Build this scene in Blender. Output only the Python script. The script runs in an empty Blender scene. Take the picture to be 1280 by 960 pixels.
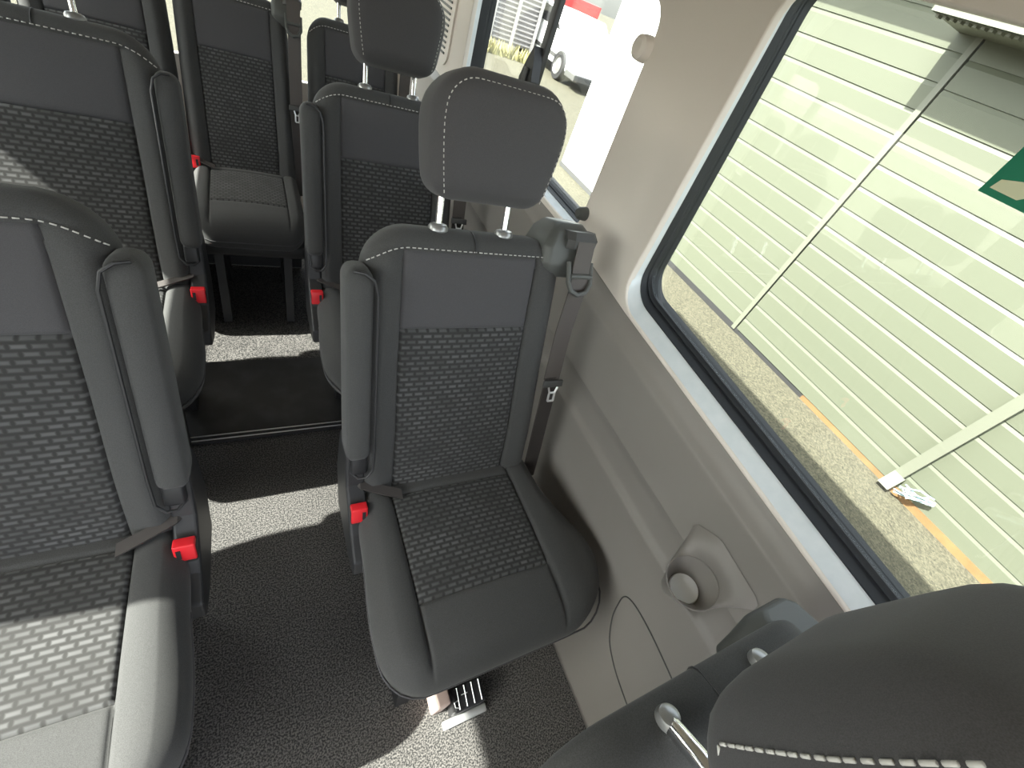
import bpy, bmesh, math, random
from mathutils import Vector, Matrix
random.seed(7)
PI = math.pi
scn = bpy.context.scene
C = scn.collection
# ------------------------------------------------------------------ camera
cam_d = bpy.data.cameras.new('camera')
cam = bpy.data.objects.new('camera', cam_d)
C.objects.link(cam)
cam_d.sensor_width = 36.0
cam_d.lens = 543.79 / 1280 * 36.0
cam_d.clip_start = 0.01
cam_d.clip_end = 400
RX = Vector((0.87451556, -0.37342108, 0.3094822))
RY = -Vector((-0.07661919, -0.73646935, -0.67211784))
RZ = -Vector((0.47890713, 0.56406524, -0.67266513))
M = Matrix((RX, RY, RZ)).transposed().to_4x4()
M.translation = Vector((0, 0, 1.4))
cam.matrix_world = M
scn.camera = cam
# ------------------------------------------------------------------ light
w = bpy.data.worlds.new('sky')
scn.world = w
w.use_nodes = True
nt = w.node_tree
bg = nt.nodes['Background']
sky = nt.nodes.new('ShaderNodeTexSky')
sky.sky_type = 'NISHITA'
sky.sun_disc = False
sky.sun_elevation = math.radians(44)
sky.sun_rotation = math.radians(270)
sky.air_density = 1.0
sky.dust_density = 2.5
hs = nt.nodes.new('ShaderNodeHueSaturation')
hs.inputs['Saturation'].default_value = 0.32
nt.links.new(sky.outputs[0], hs.inputs['Color'])
nt.links.new(hs.outputs[0], bg.inputs[0])
bg.inputs[1].default_value = 0.62
SUN_DIR = Vector((1.0, -0.10, -1.0)).normalized()
sd = bpy.data.lights.new('sun', 'SUN')
sun = bpy.data.objects.new('sun', sd)
C.objects.link(sun)
sd.energy = 16.0
sd.angle = math.radians(0.6)
sd.color = (1.0, 0.965, 0.92)
sun.rotation_euler = SUN_DIR.to_track_quat('-Z', 'Y').to_euler()
sun.location = (-6, 0, 8)
scn.view_settings.view_transform = 'Standard'
scn.view_settings.look = 'None'
scn.view_settings.exposure = 0.75
scn.view_settings.gamma = 1.0
scn.view_settings.use_curve_mapping = False
scn.cycles.max_bounces = 10
scn.cycles.diffuse_bounces = 6
scn.cycles.transparent_max_bounces = 16
scn.cycles.sample_clamp_indirect = 6.0

# ------------------------------------------------------------------ materials
def srgb(r, g, b):
    f = lambda c: (c/255/12.92) if c/255 <= 0.04045 else ((c/255+0.055)/1.055)**2.4
    return (f(r), f(g), f(b), 1)

def mat(name, col, rough=0.6, metal=0.0, spec=0.5, noise=None, bump=None, sheen=0.0, coat=0.0):
    """noise = (scale, other colour, contrast lo, hi); bump = (scale, strength, distance)"""
    m = bpy.data.materials.new(name)
    m.use_nodes = True
    n = m.node_tree
    b = n.nodes['Principled BSDF']
    b.inputs['Base Color'].default_value = col
    b.inputs['Roughness'].default_value = rough
    b.inputs['Metallic'].default_value = metal
    b.inputs['Specular IOR Level'].default_value = spec
    b.inputs['Sheen Weight'].default_value = sheen
    b.inputs['Coat Weight'].default_value = coat
    tc = n.nodes.new('ShaderNodeTexCoord')
    if noise:
        t = n.nodes.new('ShaderNodeTexNoise')
        t.inputs['Scale'].default_value = noise[0]
        t.inputs['Detail'].default_value = 6
        n.links.new(tc.outputs['Object'], t.inputs['Vector'])
        r = n.nodes.new('ShaderNodeValToRGB')
        r.color_ramp.elements[0].position = noise[2]
        r.color_ramp.elements[1].position = noise[3]
        r.color_ramp.elements[0].color = col
        r.color_ramp.elements[1].color = noise[1]
        n.links.new(t.outputs['Fac'], r.inputs['Fac'])
        n.links.new(r.outputs[0], b.inputs['Base Color'])
    if bump:
        t = n.nodes.new('ShaderNodeTexNoise')
        t.inputs['Scale'].default_value = bump[0]
        t.inputs['Detail'].default_value = 4
        n.links.new(tc.outputs['Object'], t.inputs['Vector'])
        bp = n.nodes.new('ShaderNodeBump')
        bp.inputs['Strength'].default_value = bump[1]
        bp.inputs['Distance'].default_value = bump[2]
        n.links.new(t.outputs['Fac'], bp.inputs['Height'])
        n.links.new(bp.outputs[0], b.inputs['Normal'])
    return m

FAB = (0.052, 0.052, 0.052, 1)
m_fab = mat('woven charcoal fabric', FAB, 0.9, spec=0.2, noise=(900, (0.074, 0.074, 0.074, 1), 0.35, 0.65), bump=(1400, 0.35, 0.0006), sheen=0.12)
m_fab2 = mat('smooth grey fabric', (0.064, 0.062, 0.066, 1), 0.85, spec=0.2, noise=(1200, (0.083, 0.081, 0.086, 1), 0.35, 0.65), bump=(1800, 0.25, 0.0004), sheen=0.12)

def pattern_mat():
    m = bpy.data.materials.new('brick dash patterned fabric')
    m.use_nodes = True
    n = m.node_tree
    b = n.nodes['Principled BSDF']
    b.inputs['Roughness'].default_value = 0.9
    b.inputs['Specular IOR Level'].default_value = 0.2
    b.inputs['Sheen Weight'].default_value = 0.1
    uv = n.nodes.new('ShaderNodeUVMap')
    br = n.nodes.new('ShaderNodeTexBrick')
    br.inputs['Color1'].default_value = (1, 1, 1, 1)
    br.inputs['Color2'].default_value = (0.55, 0.55, 0.55, 1)
    br.inputs['Mortar'].default_value = (0, 0, 0, 1)
    br.inputs['Scale'].default_value = 1.0
    br.inputs['Mortar Size'].default_value = 0.0050
    br.inputs['Mortar Smooth'].default_value = 0.8
    br.inputs['Brick Width'].default_value = 0.0215
    br.inputs['Row Height'].default_value = 0.0118
    br.offset = 0.5
    n.links.new(uv.outputs[0], br.inputs['Vector'])
    ns = n.nodes.new('ShaderNodeTexNoise')
    ns.inputs['Scale'].default_value = 14
    n.links.new(uv.outputs[0], ns.inputs['Vector'])
    mr = n.nodes.new('ShaderNodeMapRange')
    mr.inputs[1].default_value = 0.35
    mr.inputs[2].default_value = 0.6
    mr.inputs[3].default_value = 0.55
    mr.inputs[4].default_value = 1.0
    n.links.new(ns.outputs['Fac'], mr.inputs[0])
    mu = n.nodes.new('ShaderNodeMath')
    mu.operation = 'MULTIPLY'
    n.links.new(br.outputs['Color'], mu.inputs[0])
    n.links.new(mr.outputs[0], mu.inputs[1])
    mx = n.nodes.new('ShaderNodeMix')
    mx.data_type = 'RGBA'
    mx.inputs[6].default_value = (0.036, 0.0355, 0.035, 1)
    mx.inputs[7].default_value = (0.112, 0.112, 0.114, 1)
    n.links.new(mu.outputs[0], mx.inputs[0])
    n.links.new(mx.outputs[2], b.inputs['Base Color'])
    bp = n.nodes.new('ShaderNodeBump')
    bp.inputs['Strength'].default_value = 0.4
    bp.inputs['Distance'].default_value = 0.001
    n.links.new(mu.outputs[0], bp.inputs['Height'])
    n.links.new(bp.outputs[0], b.inputs['Normal'])
    return m
m_pat = pattern_mat()
m_stitch = mat('pale thread', (0.55, 0.54, 0.52, 1), 0.8)
m_black = mat('black plastic', (0.022, 0.022, 0.024, 1), 0.45)
m_dgrey = mat('dark grey plastic', (0.06, 0.06, 0.06, 1), 0.5, bump=(500, 0.2, 0.0004))
m_gplas = mat('grey plastic housing', (0.085, 0.088, 0.084, 1), 0.5, bump=(600, 0.15, 0.0004))
m_web = mat('grey webbing', (0.085, 0.073, 0.068, 1), 0.6, bump=(900, 0.3, 0.0004))
m_webd = mat('dark webbing', (0.05, 0.043, 0.041, 1), 0.65, bump=(900, 0.3, 0.0004))
m_chrome = mat('chrome', (0.85, 0.86, 0.88, 1), 0.12, metal=1.0)
m_steel = mat('bright steel', (0.8, 0.8, 0.8, 1), 0.3, metal=0.7)
m_sock = mat('satin grey socket', (0.30, 0.30, 0.30, 1), 0.3, metal=0.6)
m_red = mat('red plastic', (0.75, 0.02, 0.03, 1), 0.4)
m_frame = mat('black painted steel', (0.02, 0.02, 0.021, 1), 0.5)
m_panel = mat('greige wall plastic', (0.235, 0.215, 0.20, 1), 0.5, spec=0.4, noise=(3, (0.26, 0.24, 0.225, 1), 0.3, 0.7), bump=(700, 0.25, 0.0003))
m_beige = mat('beige trim plastic', (0.75, 0.69, 0.63, 1), 0.65, spec=0.3, bump=(600, 0.2, 0.0003))
m_head = mat('beige headlining', (0.62, 0.57, 0.50, 1), 0.9, bump=(400, 0.3, 0.0006))
m_alu = mat('painted window reveal', (0.66, 0.71, 0.74, 1), 0.3, metal=0.1, noise=(30, (0.72, 0.76, 0.79, 1), 0.4, 0.7))
m_navy = mat('dark rubber seal', (0.02, 0.022, 0.026, 1), 0.5, spec=0.3)
m_mat2 = mat('smooth dark rubber mat', (0.03, 0.03, 0.031, 1), 0.42, noise=(14, (0.05, 0.05, 0.052, 1), 0.45, 0.75), bump=(260, 0.35, 0.001))

def floor_mat():
    m = bpy.data.materials.new('speckled vinyl')
    m.use_nodes = True
    n = m.node_tree
    b = n.nodes['Principled BSDF']
    tc = n.nodes.new('ShaderNodeTexCoord')
    t = n.nodes.new('ShaderNodeTexNoise')
    t.inputs['Scale'].default_value = 260
    t.inputs['Detail'].default_value = 3
    n.links.new(tc.outputs['Object'], t.inputs['Vector'])
    r = n.nodes.new('ShaderNodeValToRGB')
    r.color_ramp.elements[0].position = 0.42
    r.color_ramp.elements[1].position = 0.60
    r.color_ramp.elements[0].color = (0.024, 0.024, 0.024, 1)
    r.color_ramp.elements[1].color = (0.19, 0.178, 0.17, 1)
    n.links.new(t.outputs['Fac'], r.inputs['Fac'])
    t2 = n.nodes.new('ShaderNodeTexNoise')
    t2.inputs['Scale'].default_value = 5
    t2.inputs['Detail'].default_value = 5
    n.links.new(tc.outputs['Object'], t2.inputs['Vector'])
    mx = n.nodes.new('ShaderNodeMix')
    mx.data_type = 'RGBA'
    mx.blend_type = 'MULTIPLY'
    mx.inputs[0].default_value = 0.5
    n.links.new(r.outputs[0], mx.inputs[6])
    n.links.new(t2.outputs['Fac'], mx.inputs[7])
    n.links.new(mx.outputs[2], b.inputs['Base Color'])
    b.inputs['Roughness'].default_value = 0.5
    b.inputs['Specular IOR Level'].default_value = 0.4
    bp = n.nodes.new('ShaderNodeBump')
    bp.inputs['Strength'].default_value = 0.6
    bp.inputs['Distance'].default_value = 0.0015
    n.links.new(t.outputs['Fac'], bp.inputs['Height'])
    n.links.new(bp.outputs[0], b.inputs['Normal'])
    return m
m_floor = floor_mat()

def glass_mat():
    m = bpy.data.materials.new('window glass')
    m.use_nodes = True
    n = m.node_tree
    n.nodes.remove(n.nodes['Principled BSDF'])
    out = n.nodes['Material Output']
    tr = n.nodes.new('ShaderNodeBsdfTransparent')
    tr.inputs[0].default_value = (0.96, 0.985, 0.955, 1)
    gl = n.nodes.new('ShaderNodeBsdfGlossy')
    gl.inputs['Roughness'].default_value = 0.02
    gl.inputs['Color'].default_value = (1, 1, 1, 1)
    lw = n.nodes.new('ShaderNodeFresnel')
    ge = n.nodes.new('ShaderNodeNewGeometry')
    io = n.nodes.new('ShaderNodeMapRange')      # same reflectance on both faces of the pane
    io.inputs[3].default_value = 1.45
    io.inputs[4].default_value = 1/1.45
    n.links.new(ge.outputs['Backfacing'], io.inputs[0])
    n.links.new(io.outputs[0], lw.inputs['IOR'])
    mx = n.nodes.new('ShaderNodeMixShader')
    n.links.new(lw.outputs[0], mx.inputs[0])
    n.links.new(tr.outputs[0], mx.inputs[1])
    n.links.new(gl.outputs[0], mx.inputs[2])
    n.links.new(mx.outputs[0], out.inputs[0])
    return m
m_glass = glass_mat()

# ------------------------------------------------------------------ helpers
def mesh_obj(name, verts, faces, m, parent=None, smooth=True, uv=None):
    me = bpy.data.meshes.new(name)
    me.from_pydata([tuple(v) for v in verts], [], faces)
    if uv:
        l = me.uv_layers.new(name='UVMap')
        for p in me.polygons:
            for li in p.loop_indices:
                l.data[li].uv = uv[me.loops[li].vertex_index]
    me.validate()
    bm = bmesh.new()
    bm.from_mesh(me)
    bmesh.ops.recalc_face_normals(bm, faces=bm.faces)
    bm.to_mesh(me)
    bm.free()
    me.materials.append(m)
    if smooth:
        me.polygons.foreach_set('use_smooth', [True]*len(me.polygons))
    o = bpy.data.objects.new(name, me)
    C.objects.link(o)
    if parent:
        o.parent = parent
    return o

class MB:
    """collects shapes of ONE part"""
    def __init__(s):
        s.v = []
        s.f = []
    def add(s, v, f):
        k = len(s.v)
        s.v += [Vector(p) for p in v]
        s.f += [tuple(i+k for i in q) for q in f]
    def box(s, c, size, rot=None, bev=0.0):
        bm = bmesh.new()
        bmesh.ops.create_cube(bm, size=1)
        for v in bm.verts:
            v.co = Vector((v.co.x*size[0], v.co.y*size[1], v.co.z*size[2]))
        if bev > 0:
            bmesh.ops.bevel(bm, geom=bm.edges[:], offset=bev, segments=3, profile=0.5, affect='EDGES')
        bm.verts.index_update()
        R = rot if rot else Matrix.Identity(3)
        s.add([R @ v.co + Vector(c) for v in bm.verts], [[v.index for v in f.verts] for f in bm.faces])
        bm.free()
        return s
    def tube(s, pts, r, n=10, cap=True, flat=None):
        pts = [Vector(p) for p in pts]
        rs = r if isinstance(r, (list, tuple)) else [r]*len(pts)
        vs = []
        prev = None
        for i, p in enumerate(pts):
            d = (pts[min(i+1, len(pts)-1)] - pts[max(i-1, 0)]).normalized()
            a = prev if prev else (Vector((0, 0, 1)) if abs(d.z) < 0.9 else Vector((1, 0, 0)))
            u = (a - d*a.dot(d)).normalized()
            prev = u
            v = d.cross(u)
            fu, fv = flat if flat else (1, 1)
            for k in range(n):
                t = 2*PI*k/n
                vs.append(p + u*math.cos(t)*rs[i]*fu + v*math.sin(t)*rs[i]*fv)
        fs = []
        for i in range(len(pts)-1):
            for k in range(n):
                k2 = (k+1) % n
                fs.append((i*n+k, i*n+k2, (i+1)*n+k2, (i+1)*n+k))
        if cap:
            fs.append(tuple(range(n-1, -1, -1)))
            fs.append(tuple((len(pts)-1)*n+k for k in range(n)))
        s.add(vs, fs)
        return s
    def lathe(s, prof, c, axis=(0, 0, 1), n=24):
        ax = Vector(axis).normalized()
        u = ax.orthogonal().normalized()
        v = ax.cross(u)
        vs = []
        for (r, h) in prof:
            for k in range(n):
                t = 2*PI*k/n
                vs.append(Vector(c) + ax*h + (u*math.cos(t)+v*math.sin(t))*max(r, 1e-5))
        fs = []
        for i in range(len(prof)-1):
            for k in range(n):
                k2 = (k+1) % n
                fs.append((i*n+k, i*n+k2, (i+1)*n+k2, (i+1)*n+k))
        s.add(vs, fs)
        return s
    def prism(s, poly, fn, d0, d1):
        """poly of (a,b); fn(a,b,d) -> point; caps at d0 and d1"""
        n = len(poly)
        vs = [fn(a, b, d0) for a, b in poly] + [fn(a, b, d1) for a, b in poly]
        fs = [tuple(range(n-1, -1, -1)), tuple(range(n, 2*n))]
        for k in range(n):
            k2 = (k+1) % n
            fs.append((k, k2, n+k2, n+k))
        s.add(vs, fs)
        return s
    def ribbon(s, pts, side, wd, th):
        """flat strap through pts, width along side vector"""
        pts = [Vector(p) for p in pts]
        side = Vector(side).normalized()
        vs = []
        for i, p in enumerate(pts):
            d = (pts[min(i+1, len(pts)-1)] - pts[max(i-1, 0)]).normalized()
            nn = side.cross(d).normalized()
            for a, b in ((-1, -1), (1, -1), (1, 1), (-1, 1)):
                vs.append(p + side*a*wd/2 + nn*b*th/2)
        fs = [(3, 2, 1, 0)]
        for i in range(len(pts)-1):
            for k in range(4):
                k2 = (k+1) % 4
                fs.append((i*4+k, i*4+k2, (i+1)*4+k2, (i+1)*4+k))
        e = (len(pts)-1)*4
        fs.append((e, e+1, e+2, e+3))
        s.add(vs, fs)
        return s
    def build(s, name, m, parent=None, smooth=True, xf=None, autosmooth=True):
        v = [xf(p) for p in s.v] if xf else s.v
        o = mesh_obj(name, v, s.f, m, parent, smooth)
        if smooth and autosmooth:
            sharp(o)
        return o

def sharp(o, ang=35):
    me = o.data
    bm = bmesh.new()
    bm.from_mesh(me)
    for e in bm.edges:
        if len(e.link_faces) == 2 and e.calc_face_angle(0) > math.radians(ang):
            e.smooth = False
    bm.to_mesh(me)
    bm.free()

def tag(o, label=None, cat=None, group=None, kind=None):
    if label: o['label'] = label
    if cat: o['category'] = cat
    if group: o['group'] = group
    if kind: o['kind'] = kind
    return o

def empty(name, loc):
    o = bpy.data.objects.new(name, None)
    C.objects.link(o)
    o.location = loc
    o.empty_display_size = 0.1
    return o

def lines(a, b, n, seams=(), cluster=0.0, off=0.0035):
    out = []
    for i in range(n+1):
        out.append(a + (b-a)*i/n)
    ends = []
    if cluster > 0:
        for k in (0.0, 0.03, 0.12, 0.27, 0.47, 0.72, 1.0):
            ends += [a + cluster*k, b - cluster*k]
        out = [x for x in out if a+cluster*1.05 < x < b-cluster*1.05]
    ss = []
    for s_ in seams:
        ss += [s_-2.2*off, s_-off, s_, s_+off, s_+2.2*off]
    out = [x for x in out if all(abs(x-q) > off*1.2 for q in ss)]
    out = sorted(set([round(x, 6) for x in out+ends+ss]))
    res = [out[0]]
    for x in out[1:]:
        if x-res[-1] > 0.0006:
            res.append(x)
    return [x for x in res if a-1e-6 <= x <= b+1e-6]

def rnd(e, r):
    e = max(0.0, min(e, r))
    return r - math.sqrt(max(0, r*r-(r-e)**2))

def pillow(name, ts, ys, x_of, R, T, rf, rb, disp, to3d, regions, region_fn, parent):
    """ts: list of column parameters; x_of(t,y)->x before corner inset; ends y0,y1 rounded by R=(R0,R1)."""
    y0, y1 = ys[0], ys[-1]
    nx, ny = len(ts), len(ys)
    F, B, UV = [], [], []
    t0, t1 = ts[0], ts[-1]
    for y in ys:
        xa, xb = x_of(t0, y), x_of(t1, y)
        ins = 0.0
        for (d, r_) in ((y-y0, R[0]), (y1-y, R[1])):
            if r_ > 0 and d < r_:
                ins = max(ins, r_-math.sqrt(max(0, r_*r_-(r_-d)**2)))
        for t in ts:
            x = x_of(t, y)
            if ins > 0:
                # squeeze only near the edge
                span = 0.10
                if x-xa < span: x = xa+ins + (x-xa)*(span-ins)/span
                elif xb-x < span: x = xb-ins - (xb-x)*(span-ins)/span
            ex = min(x-xa, xb-x)
            e = min(ex, y-y0, y1-y)
            for (d, r_) in ((y-y0, R[0]), (y1-y, R[1])):
                if r_ > 0 and d < r_ and ex < r_:
                    e = min(e, r_-math.hypot(r_-d, r_-ex))
            e = max(0, e)
            fade = min(1, e/rf)
            F.append(to3d(x, y, rnd(e, rf)+disp(x, y)*fade))
            B.append(to3d(x, y, T-rnd(e, rb)))
            UV.append((x, y))
    quads = {}
    idx = lambda i, j: j*nx+i
    for j in range(ny-1):
        for i in range(nx-1):
            cx = sum(UV[idx(a, b)][0] for a, b in ((i, j), (i+1, j), (i+1, j+1), (i, j+1)))/4
            cy = (ys[j]+ys[j+1])/2
            quads.setdefault(region_fn(cx, cy), []).append((idx(i, j), idx(i+1, j), idx(i+1, j+1), idx(i, j+1)))
    objs = {}
    V = F+B
    UV2 = UV+UV
    n = len(F)
    for key, (nm, mt) in regions.items():
        fs = list(quads.get(key, []))
        if key == 'body':
            for j in range(ny-1):
                for i in range(nx-1):
                    fs.append((n+idx(i, j), n+idx(i, j+1), n+idx(i+1, j+1), n+idx(i+1, j)))
            ring = [idx(i, 0) for i in range(nx)]+[idx(nx-1, j) for j in range(1, ny)]+[idx(i, ny-1) for i in range(nx-2, -1, -1)]+[idx(0, j) for j in range(ny-2, 0, -1)]
            for a, b in zip(ring, ring[1:]+ring[:1]):
                fs.append((a, n+a, n+b, b))
        if not fs:
            continue
        used = sorted(set(i for f in fs for i in f))
        mp = {u: k for k, u in enumerate(used)}
        objs[key] = mesh_obj(nm, [V[u] for u in used], [tuple(mp[i] for i in f) for f in fs], mt, parent, True, [UV2[u] for u in used])
    return objs

def stitches(name, path, parent, m=m_stitch, L=0.0075, gap=0.0035, r=0.0011):
    """dashes of thread along a 3-D polyline: one part"""
    mb = MB()
    pts = [Vector(p) for p in path]
    acc = 0.0
    samples = []
    for a, b in zip(pts, pts[1:]):
        d = (b-a).length
        k = max(1, int(d/0.0012))
        for q in range(k):
            samples.append((acc+d*q/k, a.lerp(b, q/k)))
        acc += d
    s0 = 0.0
    i = 0
    while s0+L < acc:
        seg = [p for (s_, p) in samples if s0 <= s_ <= s0+L]
        if len(seg) >= 2:
            mb.tube([seg[0], seg[len(seg)//2], seg[-1]] if len(seg) > 2 else seg, r, 6)
        s0 += L+gap
    return mb.build(name, m, parent, autosmooth=False)

# ------------------------------------------------------------------ the seat
# local frame: x across (0 = seat centre), y backwards, z up; the hip line is y=0.20, z=0.46
HY, HZ = 0.20, 0.46
def make_seat(lean=20.0, side=-1, wide_cushion=True, headrest='normal', scale_w=1.0, housing=True, armrest=True, drop=0.0, BT=0.085, hinge=True, light_block=False, hshift=0.0):
    """side=-1: aisle (armrest, buckle) on the -x side, window on +x. side=+1 mirrors. Returns the root."""
    root = empty('passenger_seat', (0, 0, 0))
    th = math.radians(lean)
    sx = -side*scale_w       # multiply local x
    def P(x, y, z): return Vector((x*sx, y, z-drop*min(1.0, max(0.0, z/0.3))))
    def bk(x, s_, d):        # backrest plane: s along, d depth to the rear
        return P(x, HY+s_*math.sin(th)+d*math.cos(th), HZ+s_*math.cos(th)-d*math.sin(th))
    W, S0, S1 = 0.222, -0.07, 0.588
    pl, pr, pm, pt = -0.142, 0.140, 0.398, 0.550
    # ---- backrest
    def hw(s_):
        return W-0.012*max(0, (s_-0.1)/0.5)
    knots = [0, 1, 2, 3]
    tsn = lines(-W, W, 26, (pl, pr), 0.045)
    def x_of(t, y):
        k = hw(y)/W
        if t < pl: return -W*k+(t+W)*(pl+W*k)/(pl+W)
        if t > pr: return W*k-(W-t)*(W*k-pr)/(W-pr)
        return t
    def seam(d, wdt=0.0030, dep=0.0065):
        return dep*math.exp(-(d/wdt)**2)
    def bdisp(x, y):
        h = 0.0
        bol = max(0, (abs(x)-0.14))/0.08
        h -= (0.016*math.sin(min(1, bol)*PI/2))*max(0, min(1, (pt+0.02-y)/0.06))
        h += 0.014*(1-(x/0.14)**2 if abs(x) < 0.14 else 0)*(-0.2)
        h -= 0.010*math.exp(-((y-0.13)/0.13)**2)      # lumbar
        if y < pt+0.004:
            h += seam(x-pl)+seam(x-pr)
        if pl < x < pr:
            h += seam(y-pm)
        h += seam(y-pt, 0.003, 0.004)
        if y > pt:
            h += seam(x-0.0, 0.003, 0.005)
        return h
    ysl = lines(S0, S1, 34, (pm, pt), 0.034)
    def breg(x, y):
        if pl < x < pr and y < pm: return 'pat'
        if pl < x < pr and y < pt: return 'up'
        return 'body'
    pillow('backrest', tsn, ysl, x_of, (0.03, 0.085), BT, 0.036, BT-0.05, bdisp, bk,
           {'body': ('backrest', m_fab), 'pat': ('patterned_back_panel', m_pat), 'up': ('upper_back_panel', m_fab2)}, breg, root)
    # pale stitching along the top edge of the face
    pth = []
    for k in range(41):
        x = -0.205+0.405*k/40
        y = pt+0.003
        if x < -0.13: y -= 0.030*((-0.13-x)/0.075)**2
        e = min(x+hw(y), hw(y)-x)
        e = min(e, S1-y-0.003)
        d = rnd(e, 0.036)+bdisp(x, pt+0.012)*min(1, e/0.036)-0.0012
        pth.append(bk(x, y+0.003, d))
    stitches('top_stitching', pth, root)
    # rear shell
    sh = MB()
    poly = []
    for (x, s_) in ((-0.19, -0.05), (0.19, -0.05), (0.19, 0.46), (0.16, 0.50), (-0.16, 0.50), (-0.19, 0.46)):
        poly.append((x, s_))
    sh.prism(poly, bk, BT-0.004, BT+0.006)
    sh.build('back_shell', m_dgrey, root, smooth=False)
    # ---- folded armrest on the aisle side
    am = MB()
    drop0 = drop
    R_ = 0.018
    def arm_ring(cx, hwx, s0, s1, d0, d1):
        ss = lines(s0, s1, 14, (), 0.03)
        vs, fs = [], []
        n = 16
        for s_ in ss:
            e = min(s_-s0, s1-s_)
            k = rnd(e, 0.026)
            bend = 0.0
            for q in range(n):
                t = 2*PI*q/n
                c_, s__ = math.cos(t), math.sin(t)
                sgx = (abs(c_)**0.4)*(1 if c_ > 0 else -1)
                sgy = (abs(s__)**0.4)*(1 if s__ > 0 else -1)
                a = max(0.001, hwx-k*0.8)
                b = max(0.001, (d1-d0)/2-k)
                vs.append(bk(cx+sgx*a, s_, (d0+d1)/2+sgy*b))
        for j in range(len(ss)-1):
            for q in range(n):
                q2 = (q+1) % n
                fs.append((j*n+q, j*n+q2, (j+1)*n+q2, (j+1)*n+q))
        fs.append(tuple(range(n)))
        fs.append(tuple((len(ss)-1)*n+q for q in range(n)))
        return vs, fs
    v_, f_ = arm_ring(-0.2225, 0.0245, 0.112, 0.522, -0.034, 0.045)
    am.add(v_, f_)
    arm = am.build('armrest', m_fab, root, autosmooth=False) if armrest else None
    pp_ = MB()
    pp_.tube([bk(-0.232, 0.515, -0.028), bk(-0.216, 0.514, -0.036), bk(-0.200, 0.502, -0.036), bk(-0.1925, 0.475, -0.033), bk(-0.192, 0.30, -0.033), bk(-0.1915, 0.15, -0.032),
              bk(-0.193, 0.09, -0.030), bk(-0.206, 0.072, -0.030), bk(-0.222, 0.070, -0.026), bk(-0.236, 0.082, -0.015)], 0.0028, 8)
    if armrest: pp_.build('armrest_piping', m_black, arm)
    pk = MB()
    pk.box(bk(-0.219, 0.10, 0.008), (0.034, 0.06, 0.05), Matrix.Rotation(-th, 3, 'X'), 0.006)
    if armrest: pk.build('armrest_pocket', m_black, arm)
    # ---- cushion
    CT = 0.098
    def cz(y):
        f = 0.468 + 0.010*math.cos((y+0.0)*6)
        f -= 0.055*max(0, (-0.13-y)/0.12)**2 if y < -0.13 else 0
        return f
    Y0, Y1 = -0.212, 0.235
    cl, cr = -0.149, 0.155
    def xl(y):
        if not hinge: return -0.222
        return -0.226-0.012*math.exp(-((y+0.08)/0.12)**2)
    def xr(y):
        if not wide_cushion: return -xl(y)
        return 0.232+0.068*math.exp(-((y+0.07)/0.13)**2)
    def cx_of(t, y):
        if t <= cl: return xl(y)+(t+W)*(cl-xl(y))/(cl+W)
        if t >= cr: return xr(y)-(W-t)*(xr(y)-cr)/(W-cr)
        return t
    fr, bkp = -0.068, 0.175
    def cd(x, y):
        h = 0.0
        ax = (cl-x)/0.07 if x < cl else ((x-cr)/0.09 if x > cr else 0)
        if ax > 0: h -= 0.008*math.sin(min(1, ax)*PI)
        h += seam(x-cl)+seam(x-cr) if y > -0.20 else 0
        if cl < x < cr:
            h += seam(y-fr)+seam(y-bkp)
            h -= 0.006*(1-(x/0.15)**2)
        return h
    def ct(x, y, d):
        return P(x, y, cz(y)-d)
    cts = lines(-W, W, 26, (cl, cr), 0.03)
    cys = lines(Y0, Y1, 28, (fr, bkp), 0.05)
    def creg(x, y):
        if cl < x < cr and fr < y < bkp: return 'pat'
        return 'body'
    pillow('cushion', cts, cys, cx_of, (0.085, 0.03), CT, 0.042, 0.045, cd, ct,
           {'body': ('seat_cushion', m_fab), 'pat': ('patterned_cushion_panel', m_pat)}, creg, root)
    # piping seam around the cushion front
    pth = []
    for k in range(60):
        a = k/59
        # walk: left side -> front -> right side
        if a < 0.3:
            y = 0.05-(0.05-(Y0+0.085))*a/0.3; x = xl(y)
        elif a < 0.4:
            q = (a-0.3)/0.1*PI/2
            x = xl(Y0+0.085)+0.085-0.085*math.cos(q); y = Y0+0.085-0.085*math.sin(q)
        elif a < 0.6:
            q = (a-0.4)/0.2
            x = (xl(Y0)+0.085)*(1-q)+(xr(Y0)-0.085)*q; y = Y0
        elif a < 0.7:
            q = (a-0.6)/0.1*PI/2
            x = xr(Y0+0.085)-0.085+0.085*math.sin(q); y = Y0+0.085-0.085*math.cos(q)
        else:
            y = Y0+0.085+(0.05-Y0-0.085)*(a-0.7)/0.3; x = xr(y)
        pth.append(P(x, y, cz(y)-0.046))
    pi_ = MB()
    pi_.tube(pth, 0.0022, 6)
    pi_.build('cushion_piping', m_fab2, root, autosmooth=False)
    # ---- base pan and pedestal
    bp = MB()
    bp.box(P(0.0, 0.02, 0.345), (0.36, 0.40, 0.05), None, 0.015)
    bp.build('seat_pan', m_frame, root)
    for xx in (-0.14, 0.14):
        lg = MB()
        lg.prism([(-0.13, 0.33), (0.17, 0.33), (0.20, 0.0), (0.12, 0.0), (0.06, 0.20), (-0.05, 0.20), (-0.10, 0.0), (-0.17, 0.0)],
                 lambda a, b, d: P(xx+d, a, b), -0.018, 0.018)
        lg.build('leg', m_frame, root, smooth=False)
    # ---- side hinge cover (aisle side)
    sc = MB()
    sc.prism([(0.06, 0.36), (0.12, 0.33), (0.27, 0.32), (0.32, 0.42), (0.315, 0.56), (0.285, 0.615), (0.25, 0.60), (0.205, 0.50), (0.12, 0.43), (0.07, 0.40)],
             lambda a, b, d: P(d, a, b), -0.245, -0.205)
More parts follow.
